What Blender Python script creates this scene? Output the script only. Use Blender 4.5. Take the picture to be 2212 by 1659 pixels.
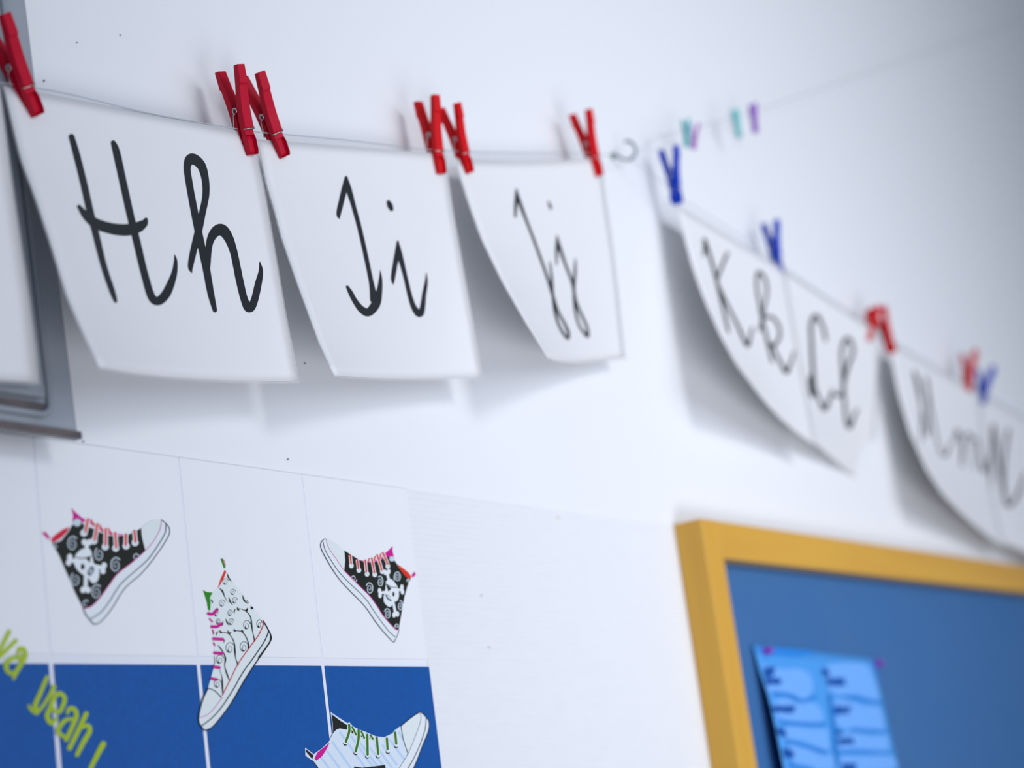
import bpy, bmesh, math, random
from mathutils import Vector, Matrix
from mathutils.bvhtree import BVHTree

random.seed(7)
S = bpy.context.scene
for o in list(bpy.data.objects):
    bpy.data.objects.remove(o)
COL = S.collection

# ------------------------------------------------------------------ camera
W, H = 2212.0, 1659.0
Z0 = 1.5                                   # height of the white/blue tile joint above the floor
F_PX = 4360.6386
YAW, PITCH, ROLL = 1.0404, 0.2256, -0.1366
CAM = Vector((-0.9959, -0.96997, -0.16294 + Z0))
cy_, sy_, cp_, sp_, cr_, sr_ = math.cos(YAW), math.sin(YAW), math.cos(PITCH), math.sin(PITCH), math.cos(ROLL), math.sin(ROLL)
FW = Vector((sy_ * cp_, cy_ * cp_, sp_))
_rt = Vector((cy_, -sy_, 0)); _up = _rt.cross(FW)
RT = _rt * cr_ + _up * sr_
UP = -_rt * sr_ + _up * cr_
cam_data = bpy.data.cameras.new('camera')
cam = bpy.data.objects.new('camera', cam_data); COL.objects.link(cam)
cam.matrix_world = Matrix(((RT.x, UP.x, -FW.x, CAM.x), (RT.y, UP.y, -FW.y, CAM.y), (RT.z, UP.z, -FW.z, CAM.z), (0, 0, 0, 1)))
cam_data.sensor_fit = 'HORIZONTAL'; cam_data.sensor_width = 36.0
cam_data.lens = F_PX / W * 36.0
cam_data.clip_start = 0.05; cam_data.clip_end = 50
cam_data.dof.use_dof = True
cam_data.dof.focus_distance = 1.59
cam_data.dof.aperture_fstop = 3.4
S.camera = cam

# ------------------------------------------------------------------ light
S.view_settings.view_transform = 'Standard'
S.view_settings.look = 'None'
S.view_settings.exposure = -0.47
S.view_settings.gamma = 1.0
S.view_settings.use_curve_mapping = False
world = bpy.data.worlds.new('room_daylight'); S.world = world
world.use_nodes = True
wn = world.node_tree.nodes['Background']
wn.inputs['Color'].default_value = (0.66, 0.77, 1.0, 1)
wn.inputs['Strength'].default_value = 0.76

def area(name, loc, target, sx, sy, power, color, spread=180):
    d = bpy.data.lights.new(name, 'AREA'); d.shape = 'RECTANGLE'; d.size = sx; d.size_y = sy
    d.energy = power; d.color = color; d.spread = math.radians(spread)
    o = bpy.data.objects.new(name, d); COL.objects.link(o)
    o.location = loc
    o.rotation_euler = (Vector(target) - Vector(loc)).to_track_quat('-Z', 'Y').to_euler()
    return o
area('window_light', (0.15, -3.1, 2.9), (1.2, 0.0, 1.75), 0.9, 0.8, 7.5, (0.95, 0.965, 1.0), 60)
area('window_bank_light', (1.3, -2.9, 2.05), (1.25, 0.0, 1.85), 2.4, 1.5, 9.5, (0.85, 0.90, 1.0), 72)
area('low_fill_light', (0.25, -1.9, 0.45), (1.15, 0.0, 1.85), 1.8, 0.9, 8, (0.90, 0.93, 1.0), 75)  # unseen fill added from below to lift the shade behind the cards

# ------------------------------------------------------------------ projection helpers (photo pixel -> point in the room)
def ray(px, py):
    return FW + RT * ((px - W / 2) / F_PX) - UP * ((py - H / 2) / F_PX)
def on_wall(px, py, out=0.0):
    d = ray(px, py); t = (-out - CAM.y) / d.y
    return CAM + d * t
def on_x(px, py, X):
    d = ray(px, py); t = (X - CAM.x) / d.x
    return CAM + d * t
def on_plane(px, py, p, n):
    d = ray(px, py); t = (p - CAM).dot(n) / d.dot(n)
    return CAM + d * t

# ------------------------------------------------------------------ materials
def srgb(r, g, b):
    f = lambda c: (c / 255 / 12.92) if c / 255 <= 0.04045 else ((c / 255 + 0.055) / 1.055) ** 2.4
    return (f(r), f(g), f(b), 1)
def mat(name, col, rough=0.5, coat=0.0, metal=0.0, spec=0.5, bump=None, vary=None, alpha=1.0, trans=0.0, tex=None):
    m = bpy.data.materials.new(name); m.use_nodes = True
    nt = m.node_tree; p = nt.nodes['Principled BSDF']
    p.inputs['Base Color'].default_value = col
    p.inputs['Roughness'].default_value = rough
    p.inputs['Metallic'].default_value = metal
    p.inputs['Specular IOR Level'].default_value = spec
    p.inputs['Coat Weight'].default_value = coat
    p.inputs['Coat Roughness'].default_value = 0.08
    p.inputs['Alpha'].default_value = alpha
    p.inputs['Transmission Weight'].default_value = trans
    tc = nt.nodes.new('ShaderNodeTexCoord')
    if vary:                                # (scale, other colour, factor, stretch)
        sc, c2, fac, st = vary
        mp = nt.nodes.new('ShaderNodeMapping'); mp.inputs['Scale'].default_value = st
        nt.links.new(tc.outputs['Object'], mp.inputs['Vector'])
        nz = nt.nodes.new('ShaderNodeTexNoise'); nz.inputs['Scale'].default_value = sc; nz.inputs['Detail'].default_value = 4
        nt.links.new(mp.outputs['Vector'], nz.inputs['Vector'])
        rp = nt.nodes.new('ShaderNodeMapRange'); rp.inputs['From Min'].default_value = 0.35; rp.inputs['From Max'].default_value = 0.65
        rp.inputs['To Max'].default_value = fac
        nt.links.new(nz.outputs['Fac'], rp.inputs['Value'])
        mx = nt.nodes.new('ShaderNodeMix'); mx.data_type = 'RGBA'
        mx.inputs['A'].default_value = col; mx.inputs['B'].default_value = c2
        nt.links.new(rp.outputs['Result'], mx.inputs['Factor']); nt.links.new(mx.outputs['Result'], p.inputs['Base Color'])
    if bump:                                # (scale, strength, distance)
        nz = nt.nodes.new('ShaderNodeTexNoise'); nz.inputs['Scale'].default_value = bump[0]; nz.inputs['Detail'].default_value = 5
        nt.links.new(tc.outputs['Object'], nz.inputs['Vector'])
        bp = nt.nodes.new('ShaderNodeBump'); bp.inputs['Strength'].default_value = bump[1]; bp.inputs['Distance'].default_value = bump[2]
        nt.links.new(nz.outputs['Fac'], bp.inputs['Height']); nt.links.new(bp.outputs['Normal'], p.inputs['Normal'])
    return m

M = {}
M['wall'] = mat('painted_plaster', (0.80, 0.81, 0.83, 1), 0.6, spec=0.3, bump=(60, 0.12, 0.002))
M['floor'] = mat('linoleum', srgb(150, 140, 125), 0.4, vary=(3, srgb(135, 128, 118), 0.7, (1, 1, 1)))
M['ceiling'] = mat('ceiling_paint', (0.8, 0.8, 0.8, 1), 0.8)
M['tile_white'] = mat('white_glazed_tile', (0.84, 0.85, 0.87, 1), 0.2, spec=0.4, vary=(4, (0.825, 0.835, 0.86, 1), 1, (1, 1, 1)))
M['tile_blue'] = mat('blue_glazed_tile', srgb(12, 84, 162), 0.22, spec=0.4, vary=(250, srgb(16, 78, 150), 0.8, (1, 1, 1)))
M['grout'] = mat('grout', srgb(226, 228, 236), 0.85, spec=0.2)
M['paper'] = mat('laminated_paper', (0.93, 0.93, 0.94, 1), 0.4, spec=0.4, coat=0.12)
M['film'] = mat('laminate_film', (0.85, 0.88, 0.9, 1), 0.12, spec=0.6, alpha=0.16)
# laminated paper lets some daylight through
def _translucent(m, fac, col):
    nt = m.node_tree; p = nt.nodes['Principled BSDF']; out = nt.nodes['Material Output']
    t = nt.nodes.new('ShaderNodeBsdfTranslucent'); t.inputs['Color'].default_value = col
    mx = nt.nodes.new('ShaderNodeMixShader'); mx.inputs['Fac'].default_value = fac
    nt.links.new(p.outputs['BSDF'], mx.inputs[1]); nt.links.new(t.outputs['BSDF'], mx.inputs[2]); nt.links.new(mx.outputs['Shader'], out.inputs['Surface'])
_translucent(M['paper'], 0.15, (0.97, 0.97, 0.97, 1))
M['ink'] = mat('black_print_ink', srgb(34, 38, 42), 0.28, spec=0.4, bump=(900, 0.05, 0.0005))
M['red'] = mat('crimson_plastic', srgb(186, 0, 40), 0.42, spec=0.18, bump=(1500, 0.06, 0.0003))
M['red2'] = mat('scarlet_plastic', srgb(208, 4, 16), 0.42, spec=0.18)
M['blue'] = mat('cobalt_plastic', srgb(4, 58, 186), 0.42, spec=0.2)
M['teal'] = mat('teal_plastic', srgb(90, 190, 190), 0.4)
M['purple'] = mat('purple_plastic', srgb(140, 60, 190), 0.4)
M['lilac'] = mat('lilac_plastic', srgb(190, 120, 205), 0.4)
M['steel'] = mat('spring_steel', srgb(190, 192, 190), 0.28, metal=1.0)
M['zinc'] = mat('dull_zinc', srgb(116, 132, 136), 0.45, metal=0.6)
M['cord'] = mat('nylon_cord', srgb(190, 200, 208), 0.3, alpha=0.6)
M['holder'] = mat('smoky_clear_plastic', srgb(158, 166, 174), 0.12, spec=0.8, alpha=0.78, vary=(7, srgb(172, 178, 186), 0.8, (1, 1, 0.5)))
M['holder_rim'] = mat('brown_edge_and_gap_shade', srgb(112, 100, 96), 0.25, vary=(30, srgb(66, 68, 76), 0.9, (1, 1, 4)))
M['wood'] = mat('varnished_beech', srgb(214, 164, 62), 0.35, spec=0.4, vary=(3, srgb(204, 150, 56), 0.8, (14, 14, 1)), bump=(40, 0.05, 0.001))
M['wood_h'] = mat('varnished_beech_rail', srgb(214, 164, 62), 0.35, spec=0.4, vary=(3, srgb(206, 152, 58), 0.8, (1, 14, 14)), bump=(40, 0.05, 0.001))
M['board'] = mat('blue_pinboard_felt', srgb(56, 104, 158), 0.55, spec=0.25, vary=(5, srgb(62, 106, 156), 0.8, (1, 1, 1)), bump=(500, 0.2, 0.0006))
M['note'] = mat('blue_paper', srgb(72, 152, 226), 0.6, spec=0.25)
M['note_light'] = mat('pale_blue_print', srgb(112, 170, 240), 0.6, spec=0.25)
M['note_dark'] = mat('dark_blue_print', srgb(10, 80, 165), 0.6, spec=0.25)
M['note_mid'] = mat('mid_blue_tone', srgb(36, 128, 214), 0.6, spec=0.25)
M['scuff'] = mat('scuff_grey', srgb(150, 158, 176), 0.8)
M['scuff2'] = mat('scuff_yellowish', srgb(200, 200, 180), 0.8)
VN = dict(white=srgb(226, 232, 236), cap=srgb(222, 230, 230), black=srgb(26, 28, 18), line=srgb(20, 34, 44), magenta=srgb(205, 12, 140), pink=srgb(222, 120, 178),
          red=srgb(222, 50, 30), crimson=srgb(214, 24, 60), swirl=srgb(200, 214, 222), green=srgb(52, 118, 8), leaf=srgb(42, 132, 20), pale=srgb(214, 226, 238), stripe=srgb(186, 210, 236),
          lime=srgb(168, 192, 20), grey=srgb(90, 104, 120))
for k, c in VN.items():
    M['v_' + k] = mat('vinyl_' + k, c, 0.32, spec=0.35)

# ribbed wallpaper: fine horizontal ribs with broken wear
def ribbed():
    m = mat('ribbed_wallpaper', (0.775, 0.785, 0.81, 1), 0.7, spec=0.25)
    nt = m.node_tree; p = nt.nodes['Principled BSDF']
    tc = nt.nodes.new('ShaderNodeTexCoord')
    wv = nt.nodes.new('ShaderNodeTexWave'); wv.bands_direction = 'Z'; wv.inputs['Scale'].default_value = 60
    wv.inputs['Distortion'].default_value = 0.6; wv.inputs['Detail'].default_value = 2; wv.inputs['Detail Scale'].default_value = 3
    nt.links.new(tc.outputs['Object'], wv.inputs['Vector'])
    nz = nt.nodes.new('ShaderNodeTexNoise'); nz.inputs['Scale'].default_value = 40; nz.inputs['Detail'].default_value = 6
    mp = nt.nodes.new('ShaderNodeMapping'); mp.inputs['Scale'].default_value = (1, 1, 3)
    nt.links.new(tc.outputs['Object'], mp.inputs['Vector']); nt.links.new(mp.outputs['Vector'], nz.inputs['Vector'])
    ml = nt.nodes.new('ShaderNodeMath'); ml.operation = 'MULTIPLY'
    nt.links.new(wv.outputs['Fac'], ml.inputs[0]); nt.links.new(nz.outputs['Fac'], ml.inputs[1])
    bp = nt.nodes.new('ShaderNodeBump'); bp.inputs['Strength'].default_value = 0.65; bp.inputs['Distance'].default_value = 0.0014
    nt.links.new(ml.outputs['Value'], bp.inputs['Height']); nt.links.new(bp.outputs['Normal'], p.inputs['Normal'])
    return m
M['ribbed'] = ribbed()

# ------------------------------------------------------------------ mesh helpers
def obj(name, bm, m, parent=None, smooth=False, mods=()):
    me = bpy.data.meshes.new(name); bm.to_mesh(me); bm.free()
    for mm in (m if isinstance(m, (list, tuple)) else [m]):
        me.materials.append(mm)
    if smooth:
        for p in me.polygons: p.use_smooth = True
    o = bpy.data.objects.new(name, me); COL.objects.link(o)
    if parent: o.parent = parent
    return o
def tag(o, label=None, cat=None, group=None, kind=None):
    if label: o['label'] = label
    if cat: o['category'] = cat
    if group: o['group'] = group
    if kind: o['kind'] = kind
    return o
def empty(name, loc=(0, 0, 0)):
    o = bpy.data.objects.new(name, None); COL.objects.link(o); o.location = loc; o.empty_display_size = 0.02
    return o
def origin(o, c):                          # move a mesh object's origin to point c
    c = Vector(c)
    o.data.transform(Matrix.Translation(-c)); o.location = o.location + c
def settle(root, children):                # children are built in world coordinates under an empty
    for c in children:
        c.matrix_parent_inverse = Matrix.Translation(-root.location)
def add_box(bm, x0, x1, y0, y1, z0, z1, bev=0.0, seg=2):
    r = bmesh.ops.create_cube(bm, size=1)
    vs = r['verts']
    for v in vs:
        v.co = Vector((x0 + (v.co.x + .5) * (x1 - x0), y0 + (v.co.y + .5) * (y1 - y0), z0 + (v.co.z + .5) * (z1 - z0)))
    if bev > 0:
        es = list({e for v in vs for e in v.link_edges})
        bmesh.ops.bevel(bm, geom=es, offset=bev, segments=seg, affect='EDGES', profile=0.6)
def tube(bm, pts, r, n=8, cap=True):
    pts = [Vector(p) for p in pts]; rings = []
    rr = r if isinstance(r, (list, tuple)) else [r] * len(pts)
    t0 = (pts[1] - pts[0]).normalized()
    ref = Vector((0, 0, 1)) if abs(t0.z) < 0.9 else Vector((1, 0, 0))
    nrm = t0.cross(ref).normalized()
    for i, p in enumerate(pts):
        t = (pts[min(i + 1, len(pts) - 1)] - pts[max(i - 1, 0)]).normalized()
        nrm = (nrm - t * nrm.dot(t)).normalized(); b = t.cross(nrm)
        rings.append([bm.verts.new(p + (nrm * math.cos(2 * math.pi * k / n) + b * math.sin(2 * math.pi * k / n)) * rr[i]) for k in range(n)])
    for a, b in zip(rings, rings[1:]):
        for k in range(n):
            bm.faces.new((a[k], a[(k + 1) % n], b[(k + 1) % n], b[k]))
    if cap:
        bm.faces.new(rings[0][::-1]); bm.faces.new(rings[-1])
def spline(pts, step=1.0):
    """Catmull-Rom through tuples of any dimension"""
    P = [pts[0]] + list(pts) + [pts[-1]]; out = []
    for i in range(1, len(P) - 2):
        a, b, c, d = P[i - 1], P[i], P[i + 1], P[i + 2]
        L = math.dist(b[:2], c[:2]); n = max(1, int(L / step))
        for k in range(n):
            t = k / n
            out.append(tuple(0.5 * (2 * b[j] + (c[j] - a[j]) * t + (2 * a[j] - 5 * b[j] + 4 * c[j] - d[j]) * t * t + (3 * b[j] - a[j] - 3 * c[j] + d[j]) * t ** 3) for j in range(len(b))))
    out.append(tuple(P[-2]))
    return out

# ------------------------------------------------------------------ the setting
def structure(name, bm, m, label=None, parent=None):
    o = obj(name, bm, m, parent)
    if not parent: tag(o, label, kind='structure')
    return o
XL, XR, ZT = -2.2, 5.2, 3.1
bm = bmesh.new(); add_box(bm, XL, XR, 0, 0.12, 0, ZT)
wall = structure('wall_back', bm, M['wall'], 'smooth white painted wall behind the hanging cards')
tag(wall, cat='wall')
bm = bmesh.new(); add_box(bm, XL, XR, -4.2, 0.12, -0.1, 0); fl = structure('floor', bm, M['floor'], 'plain pale floor of the classroom'); tag(fl, cat='floor')
bm = bmesh.new(); add_box(bm, XL, XR, -4.2, 0.12, ZT, ZT + .1); ce = structure('ceiling', bm, M['ceiling'], 'plain white ceiling of the classroom'); tag(ce, cat='ceiling')
bm = bmesh.new(); add_box(bm, XR, XR + .12, -4.2, 0.12, 0, ZT); wr = structure('wall_right', bm, M['wall'], 'plain white side wall far to the right'); tag(wr, cat='wall')

TT = 0.0026                                   # tile thickness
TR_X = on_wall(921, 1441, 0).x               # right end of the tiled field
bm = bmesh.new(); add_box(bm, TR_X + .0015, XR, -0.0012, 0, 0, Z0 + 0.1545)
structure('ribbed_wallpaper', bm, M['ribbed'], parent=wall)
ZW = 0.1555                                  # top of the white row
tiles = empty('trim_1', (0.1, 0, Z0)); tag(tiles, 'wall tiling of one white row above blue tiles, left of ribbed wallpaper', 'tiling', kind='structure')
g = 0.0042
ch = []
bm = bmesh.new()
for k in range(-4, 3):
    add_box(bm, k * .15 + g * .2, (k + 1) * .15 - g * .2, -TT, 0, Z0 + .0055, Z0 + ZW, 0.0011, 3)
ch.append(obj('white_tiles', bm, M['tile_white'], tiles))
bm = bmesh.new()
for k in range(-4, 3):
    for r in range(3):
        add_box(bm, k * .15 + (g * .5 if True else 0), (k + 1) * .15 - (g * .5 if k < 2 else 0), -TT, 0, Z0 - .15 * (r + 1) + g * .5, Z0 - .15 * r - g * .12, 0.0009, 3)
ch.append(obj('blue_tiles', bm, M['tile_blue'], tiles))
bm = bmesh.new(); add_box(bm, -.6, TR_X, -TT + .0008, 0, Z0 - .45, Z0 + ZW - .0005)
ch.append(obj('grout', bm, M['grout'], tiles))
settle(tiles, ch)

# small scuffs on the paint
ch = []
for (px, py, w, h, mm) in ((97, 174, 3, 6, 'scuff'), (168, 91, 2, 4, 'scuff'), (262, 75, 2, 4, 'scuff'), (182, 953, 4, 4, 'scuff'), (563, 1018, 3, 5, 'scuff'),
                           (624, 992, 3, 5, 'scuff'), (660, 785, 3, 5, 'scuff'), (1040, 1286, 4, 6, 'scuff'), (1057, 1398, 8, 6, 'scuff2'), (1206, 1118, 8, 7, 'scuff2')):
    bm = bmesh.new()
    vs = [bm.verts.new(on_wall(px + w * .42 * math.cos(t * math.pi / 5) * random.uniform(.7, 1.1), py + h * .42 * math.sin(t * math.pi / 5) * random.uniform(.7, 1.1), 0.0016)) for t in range(10)]
    bm.faces.new(vs)
    e = bmesh.ops.extrude_face_region(bm, geom=list(bm.faces))
    for v in e['geom']:
        if isinstance(v, bmesh.types.BMVert): v.co.y = -0.0001
    bmesh.ops.recalc_face_normals(bm, faces=bm.faces)
    obj('scuff_mark', bm, M[mm], wall)

# ------------------------------------------------------------------ flat artwork mapped on a surface
class Art:
    """collects polygons and pen strokes given in photo coordinates; place(px,py,h) returns the point h metres above the surface"""
    def __init__(self, place, ox=0, oy=0, sc=1.0, base=0.0003, step=2e-6):
        self.place, self.ox, self.oy, self.sc = place, ox, oy, sc
        self.h = base; self.step = step; self.bms = {}
    def bm(self, m):
        if m not in self.bms: self.bms[m] = bmesh.new()
        return self.bms[m]
    def P(self, x, y):
        return self.place(self.ox + x / self.sc, self.oy + y / self.sc, self.h)
    def up(self, k=1): self.h += self.step * k
    def poly(self, m, pts, smooth=False, lift=4):
        self.up(lift); b = self.bm(m)
        if smooth:
            pts = spline(list(pts) + [pts[0]], 12)[:-1]
        vs = [b.verts.new(self.P(*p[:2])) for p in pts]
        f = b.faces.new(vs); f.normal_update(); bmesh.ops.triangulate(b, faces=[f])
    def disc(self, m, x, y, rx, ry=None, n=16, lift=1, rot=0.0):
        ry = ry or rx
        self.up(lift); b = self.bm(m); c, s = math.cos(rot), math.sin(rot)
        b.faces.new([b.verts.new(self.P(x + rx * math.cos(2 * math.pi * k / n) * c - ry * math.sin(2 * math.pi * k / n) * s,
                                        y + rx * math.cos(2 * math.pi * k / n) * s + ry * math.sin(2 * math.pi * k / n) * c)) for k in range(n)])
    def stroke(self, m, pts, w=None, step=7.0, caps=True, lift=2):
        """pts: (x,y) or (x,y,w)"""
        self.up(lift)
        pts = [(p[0], p[1], (p[2] if len(p) > 2 else w)) for p in pts]
        sp = spline(pts, step); b = self.bm(m); prev = None
        n = len(sp)
        for i, (x, y, ww) in enumerate(sp):
            x0, y0, _ = sp[max(0, i - 1)]; x1, y1, _ = sp[min(n - 1, i + 1)]
            d = math.hypot(x1 - x0, y1 - y0) or 1; nx, ny = -(y1 - y0) / d, (x1 - x0) / d
            ww = max(ww, 0.5) * .5
            cur = (b.verts.new(self.P(x + nx * ww, y + ny * ww)), b.verts.new(self.P(x - nx * ww, y - ny * ww)))
            if prev: b.faces.new((prev[0], prev[1], cur[1], cur[0]))
            prev = cur
        if caps:
            self.disc(m, sp[0][0], sp[0][1], sp[0][2] * .5); self.disc(m, sp[-1][0], sp[-1][1], sp[-1][2] * .5)
        # round the sharp inner corners
        for p0, p1, p2 in zip(pts, pts[1:], pts[2:]):
            a = (p1[0] - p0[0], p1[1] - p0[1]); c = (p2[0] - p1[0], p2[1] - p1[1])
            la, lc = math.hypot(*a), math.hypot(*c)
            if la * lc > 0 and (a[0] * c[0] + a[1] * c[1]) / (la * lc) < 0.6:
                self.disc(m, p1[0], p1[1], p1[2] * .5)
    def spiral(self, m, x, y, rx, ry, turns=2.2, w=9, start=0.0, dr=1):
        n = 26
        pts = []
        for i in range(n + 1):
            t = i / n; a = start + dr * t * turns * 2 * math.pi; r = 0.12 + 0.88 * t
            pts.append((x + rx * r * math.cos(a), y + ry * r * math.sin(a), w * (.5 + .7 * t)))
        self.stroke(m, pts, step=10)
    def build(self, names, parent):
        out = []
        for m, b in self.bms.items():
            bmesh.ops.recalc_face_normals(b, faces=b.faces)
            nm = names.get(m, names.get('*', 'print'))
            out.append(obj(nm, b, M[m], parent))
        return out
def wall_place(out):
    def f(px, py, h): return on_wall(px, py, out + h)
    return f

def sticker(name, label, art, bg_pts, bg, names, cat='sticker', group=None):
    c = on_wall(art.ox + bg_pts[0][0] / art.sc, art.oy + bg_pts[0][1] / art.sc, TT)
    root = empty(name, c)
    tag(root, label, cat, group)
    ch = art.build(names, root)
    # vinyl backing with a real (thin) body
    b = bmesh.new()
    fr = [b.verts.new(on_wall(art.ox + x / art.sc, art.oy + y / art.sc, TT + .00025)) for x, y in bg_pts]
    bk = [b.verts.new((v.co.x, -TT, v.co.z)) for v in fr]
    b.faces.new(fr); b.faces.new(bk[::-1])
    for i in range(len(fr)): b.faces.new((fr[i], bk[i], bk[(i + 1) % len(fr)], fr[(i + 1) % len(fr)]))
    b.normal_update(); bmesh.ops.triangulate(b, faces=list(b.faces)); bmesh.ops.recalc_face_normals(b, faces=b.faces)
    ch.append(obj('vinyl_backing', b, M[bg], root))
    settle(root, ch)
    return root

# --- black skull sneaker on the left
A = Art(wall_place(TT), 60, 1070, 5.53)
inner = [(1405, 660), (1340, 720), (1230, 815), (1080, 930), (980, 1060), (880, 1200), (800, 1290), (740, 1335), (665, 1355)]
capL = [(1355, 390), (1420, 330), (1500, 288), (1595, 290), (1590, 370), (1550, 470), (1480, 580), (1405, 660), (1365, 500)]
outer = [(1595, 290), (1650, 335), (1690, 390), (1692, 460), (1640, 560), (1560, 680), (1440, 840), (1330, 960), (1200, 1070), (1110, 1180), (1020, 1330), (930, 1450), (850, 1525), (790, 1535), (740, 1480), (700, 1430), (665, 1355)]
A.poly('v_magenta', [(520, 148), (580, 210), (640, 260), (690, 290), (685, 315), (640, 325), (560, 330), (535, 310), (543, 240)])
A.stroke('v_pink', [(700, 300), (800, 355), (900, 420), (1000, 462), (1130, 480)], 34)
A.poly('v_black', [(530, 355), (640, 325), (700, 370), (790, 400), (860, 440), (960, 480), (1080, 495), (1200, 470), (1290, 430), (1355, 390), (1365, 500)] + inner + [(570, 1170), (480, 960), (380, 730), (290, 570), (400, 540), (480, 440)])
A.poly('v_crimson', [(268, 530), (330, 470), (420, 405), (500, 378), (470, 440), (400, 510), (305, 568)])
A.poly('v_magenta', [(175, 440), (215, 435), (265, 500), (245, 528), (190, 472)])
for c in ((535, 580, 66, 92, 2.6), (855, 705, 56, 85, 2.3), (1050, 835, 66, 95, 2.6), (570, 1005, 60, 85, 2.3), (820, 1155, 64, 92, 2.6), (1290, 740, 52, 62, 1.8), (345, 600, 32, 60, 1.2), (690, 1300, 42, 50, 1.2)):
    A.spiral('v_swirl', c[0], c[1], c[2], c[3], c[4] * .72, 12)
A.poly('v_cap', capL)
A.poly('v_white', outer + inner[::-1][1:] + [(1480, 580), (1550, 470), (1590, 370)])
# bones and skull
for a, b_ in (((705, 560), (690, 1130)), ((495, 770), (905, 870))):
    A.stroke('v_white', [a, b_], 46)
    dx, dy = b_[0] - a[0], b_[1] - a[1]; L = math.hypot(dx, dy); nx, ny = -dy / L, dx / L
    for q in (a, b_):
        for s in (1, -1): A.disc('v_white', q[0] + nx * 30 * s, q[1] + ny * 34 * s, 32, 38)
A.poly('v_white', [(580, 700), (650, 640), (740, 640), (770, 720), (790, 810), (845, 860), (852, 960), (825, 1030), (770, 1045), (715, 980), (640, 935), (580, 870), (550, 790)], True)
A.poly('v_black', [(685, 745), (752, 735), (742, 805)])
A.stroke('v_black', [(575, 740), (660, 752), (760, 728)], 12)
A.disc('v_black', 655, 852, 24, 36)
A.disc('v_grey', 752, 905, 38, 62, rot=.4)
for k in range(4): A.stroke('v_white', [(728 + k * 14, 865 + k * 6), (735 + k * 14, 930 + k * 8)], 5, caps=False)
A.disc('v_swirl', 590, 325, 46)
for c in ((670, 450), (790, 545), (925, 615), (1050, 630), (1175, 605), (1282, 565)):
    A.disc('v_white', c[0], c[1], 42); A.disc('v_swirl', c[0], c[1], 20)
for l in (((720, 285), (690, 430)), ((832, 345), (800, 530)), ((932, 405), (930, 590)), ((1046, 450), (1056, 620)), ((1172, 468), (1170, 590)), ((1275, 425), (1286, 550))):
    A.stroke('v_white', l, 56, caps=False); A.stroke('v_red', l, 28)
for l in (((755, 290), (795, 365)), ((862, 355), (895, 435)), ((965, 400), (1000, 465))): A.stroke('v_red', l, 18)
A.stroke('v_line', outer, 10); A.stroke('v_line', [(1652, 345), (1640, 450), (1560, 590), (1440, 760), (1300, 890), (1140, 1030), (1060, 1130), (980, 1260), (880, 1390), (755, 1475)], 10)
A.stroke('v_magenta', [(1595, 310), (1585, 390), (1540, 490), (1470, 590), (1405, 660), (1340, 720)] , 6); A.stroke('v_magenta', inner[1:], 9)
NM = dict(v_black='canvas_print', v_white='rubber_print', v_cap='toe_cap_print', v_line='outline_print', v_magenta='magenta_print', v_pink='tongue_print', v_red='lace_print',
          v_crimson='collar_print', v_swirl='swirl_print', v_grey='teeth_print', v_green='lace_print', v_leaf='green_print', v_stripe='stripe_print', v_pale='canvas_print')
sil = [(520, 148), (580, 210), (690, 290), (790, 330), (960, 420), (1080, 470), (1200, 450), (1290, 420), (1355, 388), (1420, 328), (1500, 284)] + outer + [(570, 1170), (480, 960), (380, 730), (290, 575), (245, 528), (190, 472), (175, 440), (215, 435), (268, 500), (330, 465), (420, 400), (528, 350), (535, 300), (543, 240)]
sticker('sneaker_sticker', 'black skull sneaker sticker with toe pointing right, on the white tile at left', A, sil, 'v_white', NM)

# --- black skull sneaker on the right (mirrored)
A = Art(wall_place(TT), 670, 1140, 6.38)
inner = [(470, 590), (560, 680), (700, 820), (830, 950), (930, 1090), (1000, 1200), (1100, 1320), (1190, 1405), (1222, 1392)]
outer = [(225, 155), (190, 160), (150, 212), (155, 290), (220, 420), (320, 590), (430, 740), (560, 880), (700, 1020), (800, 1140), (900, 1290), (1020, 1440), (1145, 1570), (1175, 1540), (1215, 1450), (1222, 1392)]
A.poly('v_magenta', [(1140, 250), (1135, 310), (1160, 420), (1100, 395), (1040, 400), (1025, 355), (1080, 310)])
A.stroke('v_pink', [(680, 460), (800, 480), (900, 465), (1030, 395)], 34)
A.poly('v_black', [(470, 312), (530, 350), (590, 390), (680, 445), (760, 475), (860, 482), (960, 450), (1040, 402), (1080, 395), (1130, 415), (1170, 460), (1230, 560), (1300, 640), (1350, 700), (1385, 705), (1340, 810), (1300, 950), (1260, 1180), (1222, 1392), (1190, 1405), (1100, 1320), (1000, 1200), (930, 1090), (830, 950), (700, 820), (560, 680), (470, 590), (482, 450)])
A.poly('v_red', [(1198, 500), (1280, 555), (1360, 620), (1398, 680), (1372, 712), (1310, 664), (1240, 575)])
A.poly('v_magenta', [(1396, 655), (1442, 600), (1456, 650), (1412, 692)])
for c in ((600, 700, 44, 62, 1.8), (820, 840, 52, 88, 2.4), (965, 745, 44, 80, 2.3), (1205, 680, 48, 80, 2.6), (1240, 1075, 40, 74, 2.2), (1065, 1190, 46, 80, 2.4), (1198, 1358, 28, 40, 1.3), (1352, 745, 20, 42, 1.2)):
    A.spiral('v_swirl', c[0], c[1], c[2], c[3], c[4] * .8, 12, start=math.pi, dr=-1)
A.poly('v_cap', [(225, 155), (300, 168), (380, 230), (470, 312), (482, 450), (470, 590), (380, 460), (290, 330), (240, 240)])
A.poly('v_white', outer + inner[::-1][1:] + [(380, 460), (290, 330), (240, 240)])
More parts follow.
